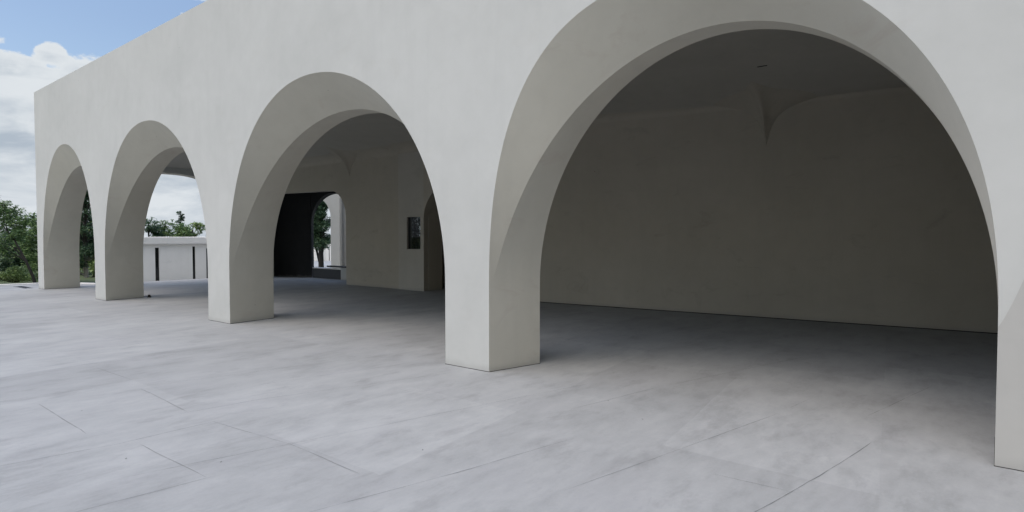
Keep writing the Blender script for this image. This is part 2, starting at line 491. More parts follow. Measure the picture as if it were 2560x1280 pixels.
for pts in ([(15.6, 1.0), (15.06, 4.7), (14.7, 7.5)], [(11.45, 0.8), (11.15, 3.29)], [(11.1, 3.4), (10.45, 4.58), (9.9, 7.0)],
            [(8.25, 0.6), (7.9, 2.5), (7.9, 3.7)], [(6.3, 0.9), (6.08, 2.8)], [(6.75, 2.2), (5.59, 6.83), (5.2, 8.4)],
            [(8.6, 3.5), (8.47, 4.5), (7.5, 7.6)], [(4.6, 7.0), (4.21, 8.86)], [(4.15, 9.1), (3.0, 13.0)],
            [(3.16, 4.69), (2.30, 8.6)], [(2.25, 9.0), (2.13, 9.76)], [(1.70, 5.0), (1.36, 6.6), (1.12, 8.1)], [(1.33, 9.25), (0.81, 11.76)],
            [(10.71, 2.43), (8.62, 2.42)], [(12.83, 3.78), (11.28, 3.84)], [(10.5, 3.7), (8.6, 3.6)],
            [(7.91, 3.62), (6.35, 3.78), (5.0, 3.74)], [(7.71, 2.69), (6.12, 2.72)], [(4.7, 2.7), (4.2, 4.6), (3.9, 6.0)],
            [(19.5, 1.5), (18.8, 7.4)], [(23.5, 2.0), (23.0, 6.8)], [(13.4, 3.3), (12.9, 6.2)],
            [(16.9, 9.8), (15.0, 16.5)], [(9.3, 5.0), (8.7, 7.6)], [(2.2, 6.0), (1.45, 6.02)]):
    joint(pts)
for u, n in ((20.8, 7.5), (9.3, 5.6), (6.4, 3.0), (7.3, 2.4), (3.6, 7.2), (4.4, 7.7), (9.8, 2.7), (5.0, 4.6)):
    joint([(u, n), (u + 0.03, n + 0.025)], 0.016, 0.006)
tag(mb.build('expansion_joint', 'joint', plaza))

# ------------------------------------------------------------------ the arcade building
D = 8.04                                               # distance of the front face
TOP = 9.06
ZS = 1.5                                               # height at which the arches leave the piers
NS = 88
B = empty('arcade_building', W(17, D, 0))
tag(B, 'long pale plastered arcade building with five tall arches and a flat top', 'building')
#          right  left   back_right back_left  thickness  crown p    k     reveal depth
ARCH = [dict(r=27.17, l=33.95, rb=27.2, lb=34.02, T=1.40, zc=6.28, p=2.08, k=0.06, d=0.56),
        dict(r=17.74, l=26.07, rb=17.74, lb=26.36, T=1.40, zc=6.22, p=2.10, k=0.06, d=0.78),
        dict(r=8.10, l=16.47, rb=8.10, lb=16.66, T=1.40, zc=6.15, p=2.08, k=0.06, d=0.84),
        dict(r=0.00, l=7.01, rb=0.00, lb=6.74, T=1.15, zc=6.06, p=2.35, k=0.08, d=0.69, kb=-0.03, zb=5.46),
        dict(r=-8.2, l=-1.20, rb=-8.2, lb=-1.30, T=1.15, zc=6.06, p=2.2, k=0.05, d=0.78)]
ZB = 5.43                                              # crown of the inner barrel


def se(t, p): return max(0.0, 1 - abs(t) ** p) ** (1 / p)


def arch_rows(a):
    front, ridge, back = [], [], []
    c, h = (a['r'] + a['l']) / 2, (a['l'] - a['r']) / 2
    cb, hb = (a['rb'] + a['lb']) / 2, (a['lb'] - a['rb']) / 2
    for i in range(NS + 1):
        t = math.cos(math.pi * i / NS)
        if i in (0, NS): t = round(t)
        front.append((c + h * t, D, ZS + (a['zc'] - ZS) * se(t, a['p']) * (1 + a['k'] * t)))
        s = se(t, 2.0); zb = ZS + (a.get('zb', ZB) - ZS) * s * (1 + a.get('kb', 0.0) * t)
        nr = a['d'] * s ** 0.65
        q = nr / a['T']
        ridge.append(((c + h * t) * (1 - q) + (cb + hb * t) * q, D + nr, zb))
        back.append((cb + hb * t, D + a['T'], zb))
    return front, ridge, back


CEIL_E, CEIL_M = 6.32, 6.95                            # ceiling height along the walls and along the middle


def ceil_z(n): return CEIL_M - (CEIL_M - CEIL_E) * min(1.0, abs((n - 13.9) / 4.7)) ** 2.2


front = MB(); inner = MB()
# facing of the upper wall, outside and inside
marks = []
for a in ARCH:
    fr, rg, bk = arch_rows(a)
    front.grid([[W(*p) for p in fr], [W(u, n, TOP) for u, n, z in fr]])
    inner.grid([[W(*p) for p in bk], [W(u, n, 7.2) for u, n, z in bk]])
    rv = MB(); rows = []
    for j in range(9):
        q = j / 8
        rows.append([W(*(np.array(f_) * (1 - q) + np.array(r_) * q)) for f_, r_ in zip(fr, rg)])
    rv.grid(rows); rv.build('arch_reveal', 'plaster_bounce_warm', B, smooth=True)
    sf = MB(); rows = []
    for j in range(7):
        q = j / 6
        rows.append([W(*(np.array(r_) * (1 - q) + np.array(b_) * q)) for r_, b_ in zip(rg, bk)])
    sf.grid(rows); sf.build('arch_soffit', 'plaster_bounce_warm', B, smooth=True)
# piers: front left, front right, back right, back left
lefts = [(E0, D, E0, D + 1.4)] + [(a['r'], D, a['rb'], D + a['T']) for a in ARCH]
rights = [(a['l'], D, a['lb'], D + a['T']) for a in ARCH] + [(-11.0, D, -11.0, D + 1.15)]
for i, (l, r) in enumerate(zip(lefts, rights)):
    front.quad(W(l[0], D, ZS), W(r[0], D, ZS), W(r[0], D, TOP), W(l[0], D, TOP))
    inner.quad(W(l[2], l[3], ZS), W(r[2], r[3], ZS), W(r[2], r[3], 7.2), W(l[2], l[3], 7.2))
    foot = [(l[0], D), (r[0], D), (r[2], r[3]), (l[2], l[3])]
    pm = MB()
    for (p, q) in zip(foot, foot[1:] + foot[:1]):
        pm.quad(W(*p, 0), W(*q, 0), W(*q, ZS), W(*p, ZS))
    pier = pm.build('pier', 'plaster', B)
    pier.data.materials.append(M['plaster_bounce_warm'])  # the jambs carry the same painted bounce-light tint as the arches
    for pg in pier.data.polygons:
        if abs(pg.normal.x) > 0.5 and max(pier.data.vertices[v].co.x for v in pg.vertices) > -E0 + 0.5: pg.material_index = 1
    jm = MB()                                          # dark open joint where the pier meets the paving
    cu = sum(p[0] for p in foot) / 4; cn = sum(p[1] for p in foot) / 4
    big = [(p[0] + math.copysign(0.004, p[0] - cu), p[1] + math.copysign(0.004, p[1] - cn)) for p in foot]
    jm.prism(big, 0.001, 0.009)
    jo = jm.build('base_joint', 'black_gap', None); jo.parent = pier
front.quad(W(E0, D, TOP), W(-11, D, TOP), W(-11, D + 0.5, TOP), W(E0, D + 0.5, TOP))
front.build('front_wall', 'plaster', B)
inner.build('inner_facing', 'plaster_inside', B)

# darker lower field on the pier nearest the camera, bounded by a curve
pf = MB()
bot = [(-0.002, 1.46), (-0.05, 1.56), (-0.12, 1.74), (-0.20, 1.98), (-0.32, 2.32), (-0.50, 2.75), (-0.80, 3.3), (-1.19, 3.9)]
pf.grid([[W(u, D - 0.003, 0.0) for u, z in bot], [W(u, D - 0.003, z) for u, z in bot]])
pf.build('darker_field', 'darker_field', B)

# unseen wing added past the right border to block sky and bounce warm light
rw = MB(); rw.box(-15.5, -10.98, -22, D + 1.15, 0, TOP); rw.build('added_wing', 'added_wing_plaster', B)

# ceiling: a shallow vault
cl = MB(); rows = []
for i in range(33):
    n = 9.1 + (19.9 - 9.1) * i / 32
    rows.append([W(u, n, ceil_z(n)) for u in (-10.9, 0, 8, 16, 24, 30)] + [W(u, n, ceil_z(n) + (6.10 - ceil_z(n)) * q_) for u, q_ in ((32.6, 0.03), (33.2, 0.15), (33.8, 0.42), (34.2, 0.7), (34.57, 1.0))])
cl.grid(rows); cl.build('ceiling', 'plaster_ceiling', B, smooth=True)
rf = MB(); rf.box(-11, E0 - 0.01, D + 0.5, 20.0, 8.4, 8.7)
rf.build('roof', 'concrete', B)

# end wall with its wide flat arch
EI, EO = 34.55, E0
nr0, nr1, nc = 9.44, 18.3, 14.0


def end_arch(crown):
    pts = []
    for i in range(NS + 1):
        n = nr0 + (nr1 - nr0) * (0.5 - 0.5 * math.cos(math.pi * i / NS))
        if n < nc: z = ZS + (crown - ZS) * se((n - nc) / (nc - nr0), 4.6)
        else: z = ZS + (crown - ZS) * se((n - nc) / (nr1 - nc), 2.1)
        pts.append((n, z))
    return pts


ew = MB()
ei, eo = end_arch(5.80), end_arch(5.74)
ew.grid([[W(EI, n, z) for n, z in ei], [W(EI, n, 6.6) for n, z in ei]])
ew.grid([[W(EO, n, z) for n, z in eo], [W(EO, n, TOP) for n, z in eo]])
ew.quad(W(EO, D, ZS), W(EO, nr0, ZS), W(EO, nr0, TOP), W(EO, D, TOP))
ew.box(EI, EO, nr1, 18.9, 0, ZS)
ew.quad(W(EO, nr1, ZS), W(EO, 18.9, ZS), W(EO, 18.9, TOP), W(EO, nr1, TOP))
ew.quad(W(EI, nr1, ZS), W(EI, 18.9, ZS), W(EI, 18.9, 7.4), W(EI, nr1, 7.4))
ew.build('end_wall', 'plaster', B)
es = MB(); es.grid([[W(EI, n, z) for n, z in ei], [W(EO, n, z) for n, z in eo]])
es.build('end_arch_soffit', 'plaster_bounce_warm', B, smooth=True)

# back wall, long stretch seen through the widest arch; it stands slightly askew
def rn(u): return 17.86 + (13.02 - u) * (19.12 - 17.86) / 13.03
bw = MB()
bw.prism([(15.4, rn(15.4)), (-10.9, rn(-10.9)), (-10.9, rn(-10.9) + 0.4), (15.4, rn(15.4) + 0.4)], 0, 8.4)
bw.box(-11, -10.6, D + 1.0, 20.4, 0, 8.4)
bw.box(-0.9, -0.6, D + 1.16, rn(-0.75) - 0.002, 0, 8.38)  # unseen cross wall added to darken the right end of the hall
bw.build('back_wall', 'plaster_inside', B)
sk = MB()
sk.prism([(15.4, rn(15.4) - 0.012), (-10.6, rn(-10.6) - 0.012), (-10.6, rn(-10.6) - 0.001), (15.4, rn(15.4) - 0.001)], 0.0, 0.022)
sk.build('base_joint', 'black_gap', B)

# back wall, far stretch, with the tall opening to the dark passage
NLW = 18.4
fw = MB()
OR_, OL = 25.55, 33.2                                   # opening between these
ztop = 4.86
pts = []
for i in range(25):                                    # rounded upper corner of the opening
    q = (math.pi / 2) * i / 24
    pts.append((OR_ + 1.35 * (1 - math.cos(q)), 3.35 + 1.42 * math.sin(q)))
pts.append((33.2, 4.88))
for nn in (NLW, NLW + 0.45):
    fw.grid([[W(u, nn, z) for u, z in pts], [W(u, nn, 7.2) for u, z in pts]])
    fw.quad(W(OL, nn, 0), W(34.56, nn, 0), W(34.56, nn, 7.2), W(OL, nn, 7.2))
fw.grid([[W(u, NLW, z) for u, z in pts], [W(u, NLW + 0.45, z) for u, z in pts]])
fw.quad(W(OR_, NLW, 0), W(OR_, NLW + 0.45, 0), W(OR_, NLW + 0.45, 3.35), W(OR_, NLW, 3.35))
fw.quad(W(OL, NLW, 0), W(OL, NLW + 0.45, 0), W(OL, NLW + 0.45, 4.88), W(OL, NLW, 4.88))
fw.quad(W(OR_, NLW, 0), W(21.4, NLW, 0), W(21.4, NLW, 7.2), W(OR_, NLW, 7.2))
fw.quad(W(OR_, NLW, 3.35), W(OR_, NLW, 7.2), W(21.4, NLW, 7.2), W(21.4, NLW, 3.35)) if False else None
fw.quad(W(OR_, NLW + 0.45, 0), W(21.4, NLW + 0.45, 0), W(21.4, NLW + 0.45, 7.2), W(OR_, NLW + 0.45, 7.2))
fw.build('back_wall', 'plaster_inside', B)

# the short proud stretch with its window, and the doorway beside it
PN = NLW - 0.14
pl = MB()
w0, w1, z0, z1 = 19.93, 20.83, 1.85, 3.29
us = [19.72, w0, w1, 21.4]; zs_ = [0, z0, z1, 7.2]
for i in range(3):
    for j in range(3):
        if i == 1 and j == 1: continue
        pl.quad(W(us[i], PN, zs_[j]), W(us[i + 1], PN, zs_[j]), W(us[i + 1], PN, zs_[j + 1]), W(us[i], PN, zs_[j + 1]))
        pl.quad(W(us[i], PN + 0.30, zs_[j]), W(us[i + 1], PN + 0.30, zs_[j]), W(us[i + 1], PN + 0.30, zs_[j + 1]), W(us[i], PN + 0.30, zs_[j + 1]))
for (a, b) in (((w0, z0), (w1, z0)), ((w1, z0), (w1, z1)), ((w1, z1), (w0, z1)), ((w0, z1), (w0, z0))):
    pl.quad(W(a[0], PN, a[1]), W(b[0], PN, b[1]), W(b[0], PN + 0.30, b[1]), W(a[0], PN + 0.30, a[1]))
pl.quad(W(21.4, PN, 0), W(21.4, NLW, 0), W(21.4, NLW, 7.2), W(21.4, PN, 7.2))
pl.build('pilaster', 'plaster_ceiling', B)
wf = MB()
t = 0.025
for (a0, a1, b0, b1) in ((w0, w0 + t, z0, z1), (w1 - t, w1, z0, z1), (w0 + t, w1 - t, z0, z0 + t), (w0 + t, w1 - t, z1 - t, z1)):
    wf.box(a0 + 0.001, a1 - 0.001, PN + 0.09, PN + 0.14, b0 + 0.001, b1 - 0.001)
win = wf.build('window', 'dark_metal', B)
gp = MB(); gp.quad(W(w0 + t, PN + 0.115, z0 + t), W(w1 - t, PN + 0.115, z0 + t), W(w1 - t, PN + 0.115, z1 - t), W(w0 + t, PN + 0.115, z1 - t))
g_ = gp.build('pane', 'clear_glass', None); g_.parent = win
# doorway: deep jamb and round-headed lintel between the proud stretch and the long wall
dj = MB()
dj.quad(W(19.72, PN, 0), W(19.85, PN + 1.25, 0), W(19.85, PN + 1.25, 4.5), W(19.72, PN, 4.5))
dpts = []
for i in range(25):
    q = math.pi * i / 24
    dpts.append((17.56 + 2.16 * math.cos(q), 3.2 + 1.5 * math.sin(q)))
def dn(u): return PN + (rn(15.4) - PN) * (19.72 - u) / (19.72 - 15.4)
dj.grid([[W(u, dn(u), z) for u, z in dpts], [W(u, dn(u), 7.2) for u, z in dpts]])
dj.grid([[W(u, dn(u), z) for u, z in dpts], [W(u + 0.1, dn(u) + 1.25, z) for u, z in dpts]])
dj.quad(W(15.4, rn(15.4), 0), W(15.4, rn(15.4) + 1.25, 0), W(15.4, rn(15.4) + 1.25, 3.2), W(15.4, rn(15.4), 3.2))
dj.quad(W(22.0, 20.6, 0), W(14.0, 20.6, 0), W(14.0, 20.6, 7.2), W(22.0, 20.6, 7.2))
dj.quad(W(19.85, PN + 1.25, 0), W(22.0, 20.6, 0), W(22.0, 20.6, 7.2), W(19.85, PN + 1.25, 7.2))
dj.quad(W(14.0, 20.6, 0), W(14.0, rn(14.0) + 0.4, 0), W(14.0, rn(14.0) + 0.4, 7.2), W(14.0, 20.6, 7.2))
dj.quad(W(14.0, 20.6, 6), W(14.0, 17.9, 6), W(20.0, 19.0, 6), W(22.0, 20.6, 6))
dj.build('doorway', 'plaster_inside', B)

# passage behind the tall opening: charcoal walls, an arched way out with a low sill wall
pw = MB()
pw.quad(W(34.0, 19.3, 0), W(33.5, 19.52, 0), W(33.5, 19.52, 5.2), W(34.0, 19.3, 5.2))
pw.prism([(33.5, 19.52), (32.45, 19.94), (32.6, 20.3), (33.65, 19.9)], 0, 5.2)
pw.prism([(32.40, 19.90), (31.56, 20.28), (32.02, 20.75), (32.6, 20.75)], 0, 5.2)
pts = []
for i in range(41):
    q = math.pi * i / 40
    pts.append((29.55 + 2.0 * math.cos(q), 3.15 + 1.72 * math.sin(q)))
spl = lambda u: u + 0.45 * max(0.0, (u - 29.5) / 2.0)
pts_b = [(spl(u), z) for u, z in pts]
for nn, pq in ((20.30, pts), (20.75, pts_b)):
    pw.grid([[W(u, nn, z) for u, z in pq], [W(u, nn, 5.2) for u, z in pq]])
    pw.quad(W(27.55, nn, 0), W(24.6, nn, 0), W(24.6, nn, 5.2), W(27.55, nn, 5.2))
pw.grid([[W(u, 20.30, z) for u, z in pts], [W(u, 20.75, z) for u, z in pts_b]])
for uu in (31.55, 27.55):
    pw.quad(W(uu, 20.3, 0), W(spl(uu), 20.75, 0), W(spl(uu), 20.75, 3.15), W(uu, 20.3, 3.15))
pw.box(24.6, 25.0, NLW + 0.46, 20.74, 0, 5.2)
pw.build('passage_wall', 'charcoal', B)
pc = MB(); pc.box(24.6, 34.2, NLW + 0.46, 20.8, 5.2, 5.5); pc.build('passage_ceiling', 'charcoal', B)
sw = MB(); sw.box(28.75, 31.52, 20.36, 20.62, 0, 0.55); sill = sw.build('sill_wall', 'dark_stone_shade', B)  # the shade on its face is put into the dark colour
cp = MB(); cp.box(28.75, 31.52, 20.33, 20.68, 0.552, 0.60); c_ = cp.build('lit_edge', 'plaster_white', None); c_.parent = sill  # pale strip paints the lit top edge of the sill wall
sb = MB(); sb.box(27.57, 28.70, 20.30, 20.70, 0, 0.66); sb.build('sill_block', 'plaster', B)
bs = MB(); bs.box(27.6, 30.1, 20.34, 20.66, 0.664, 0.75); bs.build('bench_slab', 'dark_stone_shade', B)


# corbels where the vault comes down to a point on the back wall
def corbel(u, n, ztip, skew):
    m = MB(); rows = []
    for j in range(22):
        q = j / 21
        r = 0.006 + 0.42 * q ** 1.2 + 0.60 * q ** 4
        row = []
        for i in range(25):
            th = math.pi * i / 24
            # three soft ribs: sharp along the wall, hollow between
            rr = r / (abs(math.cos(th)) + abs(math.sin(th))) * (1 - 0.10 * math.sin(2 * th) ** 2)
            rr *= 1 + 0.7 * q ** 5 * abs(math.cos(th)) ** 3
            nn = n - math.sin(th) * rr * 1.5 + skew * math.cos(th) * rr + 0.01
            row.append(W(u + math.cos(th) * rr, nn, ztip + (ceil_z(nn) + 0.015 - ztip) * (1 - (1 - q) ** 1.25)))
        rows.append(row)
    m.grid(rows)
    return m.build('corbel', 'plaster_inside', B, smooth=True)


corbel(5.41, rn(5.41), 4.98, -0.096)
corbel(25.18, NLW, 5.36, 0)
corbel(15.0, rn(15.0), 5.2, -0.096)
def cove(a, b):
    m = MB(); rows = []
    d = (Vector(b) - Vector(a)).normalized(); nn = Vector((d.y, -d.x))
    if nn.y > 0: nn = -nn
    for i in range(13):
        q = math.pi / 2 * i / 12
        o_ = 0.55 * (1 - math.cos(q)); row = []
        for p in (a, b):
            x = p[0] + nn.x * (o_ + 0.004); y = p[1] + nn.y * (o_ + 0.004)
            zc = ceil_z(y) - 0.004
            row.append(W(x, y, zc - 0.26 * (1 - math.sin(q))))
        rows.append(row)
    m.grid(rows); m.build('cove', 'plaster_inside', B, smooth=True)


cove((15.4, rn(15.4)), (-10.6, rn(-10.6)))
cove((33.9, NLW), (21.4, NLW)); cove((21.4, PN), (19.72, PN))
vs = MB(); vs.box(4.75, 4.99, 16.3, 16.34, ceil_z(16.3) - 0.012, ceil_z(16.3) + 0.02); vs.build('vent_slot', 'black_gap', B)

# ------------------------------------------------------------------ low pavilion beyond the end arch
P0, P1 = Vector((42.45, 13.9)), Vector((41.0, 21.2))
pd = (P1 - P0).normalized(); pn = Vector((pd.y, -pd.x))
if pn.x < 0: pn = -pn                                  # away from the camera
def pv(s, b): q = P0 + pd * s + pn * b; return (q.x, q.y)
V = empty('pavilion', W(P0.x, P0.y, -0.55))
tag(V, 'low white flat roofed pavilion with narrow dark slit windows behind the arcade', 'building')
PB, PZ = -0.75, 1.92
LEN = (P1 - P0).length
def s_of(px):                                          # distance along the wall seen at a column of the photo
    v = view_dir(px, 650); du, dn_ = -v.x, v.y
    # P0 + pd*s = t*(du,dn)
    det = pd.x * (-dn_) + pd.y * du
    return (-(P0.x) * (-dn_) - (P0.y) * du) / det
slots = [(s_of(388), s_of(398), -0.46, 1.70), (s_of(481.5), s_of(488.5), -0.43, 1.76), (s_of(515.5), s_of(515.5) + 0.95, -0.44, 1.62)]
wl = MB(); xs = [0.0]
for a, b, c, d in slots: xs += [a, b]
xs.append(LEN)
for i in range(len(xs) - 1):
    a, b = xs[i], xs[i + 1]
    if i % 2 == 1:
        s_ = slots[i // 2]
        wl.prism([pv(a, 0), pv(b, 0), pv(b, 0.32), pv(a, 0.32)], PB, s_[2])
        wl.prism([pv(a, 0), pv(b, 0), pv(b, 0.32), pv(a, 0.32)], s_[3], PZ)
    else:
        wl.prism([pv(a, 0), pv(b, 0), pv(b, 0.32), pv(a, 0.32)], PB, PZ)
wl.prism([pv(0, 0.33), pv(0.3, 0.33), pv(0.3, 4.2), pv(0, 4.2)], PB, PZ)
wl.prism([pv(LEN - 0.3, 0.33), pv(LEN, 0.33), pv(LEN, 4.2), pv(LEN - 0.3, 4.2)], PB, PZ)
wl.prism([pv(0.0, 4.2), pv(LEN, 4.2), pv(LEN, 4.5), pv(0, 4.5)], PB, PZ)
wl.build('wall', 'plaster_white', V)
rf = MB(); rf.prism([pv(-0.15, -0.20), pv(LEN + 0.15, -0.20), pv(LEN + 0.15, 4.7), pv(-0.15, 4.7)], PZ + 0.002, 2.40)
rf.build('roof', 'plaster_white', V, bevel=0.05)
for i, (a, b, c, d) in enumerate(slots):
    fr = MB()
    t = 0.035
    for (x0, x1, y0, y1) in ((a, a + t, c, d), (b - t, b, c, d), (a + t, b - t, c, c + t), (a + t, b - t, d - t, d)):
        fr.prism([pv(x0 + .001, 0.10), pv(x1 - .001, 0.10), pv(x1 - .001, 0.16), pv(x0 + .001, 0.16)], y0 + .001, y1 - .001)
    w_ = fr.build('slit_window' if i < 2 else 'door', 'dark_metal' if i < 2 else 'grey_metal', V)
    gl = MB(); gl.prism([pv(a + t, 0.125), pv(b - t, 0.125), pv(b - t, 0.14), pv(a + t, 0.14)], c + t, d - t)
    g_ = gl.build('pane' if i < 2 else 'door_leaf', 'dark_glass' if i < 2 else 'grey_metal', None); g_.parent = w_
    if i == 2:
        hb = MB(); hb.prism([pv(a + 0.10, 0.06), pv(a + 0.85, 0.06), pv(a + 0.85, 0.09), pv(a + 0.10, 0.09)], 0.20, 0.25)
        h_ = hb.build('push_bar', 'dark_metal', None); h_.parent = w_

# ------------------------------------------------------------------ white walls glimpsed through the passage
def at(px, dist, z):
    """a point of the place at the given distance ahead of the camera, in the column of the photo"""
    v = view_dir(px, 592); v.z = 0
    f = Vector((-math.sin(R(38.9)), math.cos(R(38.9)), 0))
    v = v * (dist / v.dot(f)); return Vector((v.x, v.y, z))


fwd = Vector((-math.sin(R(38.9)), math.cos(R(38.9)), 0)); rgt = Vector((fwd.y, -fwd.x, 0))
A_ = empty('arched_wall', at(840, 41, 0))
tag(A_, 'tall white free-standing arched wall glimpsed through the dark passage', 'wall')
o0 = at(0, 41, 0)
def aw(px, z, dep=0.0): p = at(px, 41, z) + fwd * dep; return tuple(p)
m = MB()
pts = []
for i in range(41):
    q = math.pi * i / 40
    pts.append((777 + 50 * math.cos(q), 3.7 + 1.5 * math.sin(q)))
for dep in (0.0, 0.9):
    m.grid([[aw(x, z, dep) for x, z in pts], [aw(x, 6.4, dep) for x, z in pts]])
    m.quad(aw(827, 0, dep), aw(849, 0, dep), aw(849, 6.4, dep), aw(827, 6.4, dep))
    m.quad(aw(727, 0, dep), aw(700, 0, dep), aw(700, 6.4, dep), aw(727, 6.4, dep))
m.grid([[aw(x, z, 0) for x, z in pts], [aw(x, z, 0.9) for x, z in pts]])
for x in (827, 727, 849, 700): m.quad(aw(x, 0, 0), aw(x, 0, 0.9), aw(x, 6.4 if x in (849, 700) else 3.7, 0.9), aw(x, 6.4 if x in (849, 700) else 3.7, 0))
m.quad(aw(700, 6.4, 0), aw(849, 6.4, 0), aw(849, 6.4, 0.9), aw(700, 6.4, 0.9))
m.build('arch_frame', 'plaster', A_)
m = MB()
a, b = at(846, 42.5, 0), at(900, 40.0, 0)
m.v += [tuple(a), tuple(b), tuple(b + fwd * 0.5), tuple(a + fwd * 0.5)] + [tuple(x + Vector((0, 0, 6.3))) for x in (a, b, b + fwd * 0.5, a + fwd * 0.5)]
m.f += [(0, 1, 5, 4), (1, 2, 6, 5), (2, 3, 7, 6), (3, 0, 4, 7), (4, 5, 6, 7)]
m.build('wing_wall', 'plaster_white', A_)
L_ = empty('garden_wall', at(800, 62, 0))
tag(L_, 'low white garden wall with posts behind the tree seen through the passage', 'wall')
m = MB()
a, b = at(740, 62, -0.72), at(850, 62, -0.72)
def slab(mm, a, b, dep, h):
    i = len(mm.v)
    mm.v += [tuple(a), tuple(b), tuple(b + fwd * dep), tuple(a + fwd * dep)] + [tuple(x + Vector((0, 0, h))) for x in (a, b, b + fwd * dep, a + fwd * dep)]
    mm.f += [tuple(i + x for x in f_) for f_ in ((0, 1, 5, 4), (1, 2, 6, 5), (2, 3, 7, 6), (3, 0, 4, 7), (4, 5, 6, 7))]
slab(m, a, b, 0.3, 2.0); m.build('wall_panel', 'plaster_white', L_)
for px in (788, 795, 816, 824):
    m = MB(); a = at(px, 61.7, -0.72); slab(m, a, a + rgt * 0.22, 0.22, 2.7); m.build('post', 'plaster_white', L_)
mb = MB(); mb.v += [tuple(at(640, 27.2 * 1.31, 0) + Vector((0, 0, -0.02)))]
mb = MB()
q = [at(640, 33.5, -0.03), at(960, 33.5, -0.03), at(900, 80, -0.03), at(660, 80, -0.03)]
mb.v += [tuple(x) for x in q]; mb.f += [(0, 1, 2, 3)]
tag(mb.build('courtyard_pavement', 'concrete'), kind='structure')

# ------------------------------------------------------------------ vegetation
def leaves(mesh_v, mesh_f, centre, n, spread, size, rs, flat=0.6):
    """a spray of small folded leaves round a twig end"""
    c = np.array(centre)
    P = c + rs.normal(0, 1, (n, 3)) * np.array([spread, spread, spread * flat])
    a = rs.uniform(0, 2 * np.pi, n); el = rs.normal(0, 0.5, n); s = size * rs.uniform(0.6, 1.35, n)
    d = np.stack([np.cos(a) * np.cos(el), np.sin(a) * np.cos(el), np.sin(el)], 1)
    k = np.stack([-np.sin(a), np.cos(a), rs.normal(0, 0.35, n)], 1)
    base = len(mesh_v)
    q = np.stack([P - d * s[:, None], P + k * (s * 0.42)[:, None], P + d * s[:, None], P - k * (s * 0.42)[:, None]], 1)
    mesh_v.extend(map(tuple, q.reshape(-1, 3)))
    mesh_f.extend([(base + 4 * i, base + 4 * i + 1, base + 4 * i + 2, base + 4 * i + 3) for i in range(n)])


def foliage_obj(name, v, f, mat, parent):
    me = bpy.data.meshes.new(name); me.from_pydata(v, [], f); me.materials.append(M[mat])
    o = bpy.data.objects.new(name, me); S.collection.objects.link(o)
    if parent is not None:
        o.parent = parent; o.matrix_parent_inverse = Matrix.Translation(-Vector(parent.location))
    return o


def tree(name, label, cat, base, trunk, tr, lobes, leaf, leafsize, bark_='bark_dark', seed=1, density=1.0, group=None, limbs=1, drop=0.35):
    """trunk: points from the base up; lobes: (centre, radius, sprays) of leafy masses; limbs run from the trunk to every lobe"""
    rs = np.random.RandomState(seed)
    root = empty(name, base); tag(root, label, cat, group)
    tm = MB()
    tr_r = [tr * (1 - 0.75 * i / (len(trunk) - 1)) for i in range(len(trunk))]
    tm.tube(trunk, tr_r, 9)
    tp = [Vector(p) for p in trunk]
    for c, r, n in lobes:
        c = Vector(c)
        for _ in range(limbs):
            below = [i for i, p in enumerate(tp) if p.z < c.z - r * 0.25] or [0]
            i = below[-1] if rs.rand() < 0.6 else below[max(0, len(below) - 2)]
            s = tp[i]; e = c + Vector(rs.normal(0, r * 0.3, 3))
            mid = s.lerp(e, 0.5) + Vector((rs.normal(0, 0.08), rs.normal(0, 0.08), (e - s).length * 0.10))
            r0 = tr_r[i] * 0.55
            tm.tube([s, s.lerp(mid, 0.55), mid, mid.lerp(e, 0.6), e], [r0, r0 * 0.75, r0 * 0.55, r0 * 0.35, r0 * 0.12], 6)
    tm.build('trunk', bark_, root, smooth=True)
    v, f = [], []
    for c, r, n in lobes:
        c = np.array(c)
        n = int(n * density)
        for _ in range(n):
            d = rs.normal(0, 1, 3); d /= np.linalg.norm(d)
            q = c + d * r * rs.uniform(0.35, 1.05) ** 0.7 * np.array([1, 1, 0.8])
            leaves(v, f, q, rs.randint(9, 20), r * 0.13 + 0.05, leafsize, rs)
        for _ in range(max(2, int(n * drop * 0.25))):  # stray twigs reaching past the outline
            d = rs.normal(0, 1, 3); d[2] = abs(d[2]) * 0.7; d /= np.linalg.norm(d)
            for s in (1.0, 1.13, 1.25):
                leaves(v, f, c + d * r * s * np.array([1, 1, 0.85]), 6, r * 0.05 + 0.02, leafsize, rs)
    foliage_obj('crown', v, f, leaf, root)
    return root


def shrub(name, label, cat, base, lobes, leaf, leafsize, seed, density=1.0, group=None):
    rs = np.random.RandomState(seed)
    root = empty(name, base); tag(root, label, cat, group)
    b = Vector(base); sm = MB()
    for c, r, n in lobes:
        for _ in range(3):
            e = Vector(c) + Vector(rs.normal(0, r * 0.35, 3)); s = b + Vector((rs.normal(0, .08), rs.normal(0, .08), -0.05))
            sm.tube([s, s.lerp(e, 0.5) + Vector((0, 0, 0.1)), e], [0.03, 0.02, 0.006], 5)
    sm.build('stem', 'bark_dark', root, smooth=True)
    v, f = [], []
    for c, r, n in lobes:
        c = np.array(c)
        for _ in range(int(n * density)):
            d = rs.normal(0, 1, 3); d /= np.linalg.norm(d); d[2] = abs(d[2]) if rs.rand() < 0.7 else d[2]
            q = c + d * r * rs.uniform(0.45, 1.03)
            q[2] = max(q[2], base[2] + 0.05)
            leaves(v, f, q, rs.randint(8, 16), r * 0.10 + 0.04, leafsize, rs)
    foliage_obj('foliage', v, f, leaf, root)
    return root


def P(px, py, dist):
    """place at a distance ahead, at a spot of the photo"""
    v = view_dir(px, py); t = dist / v.dot(fwd); v = v * t
    return Vector((v.x, v.y, v.z + 2.4))


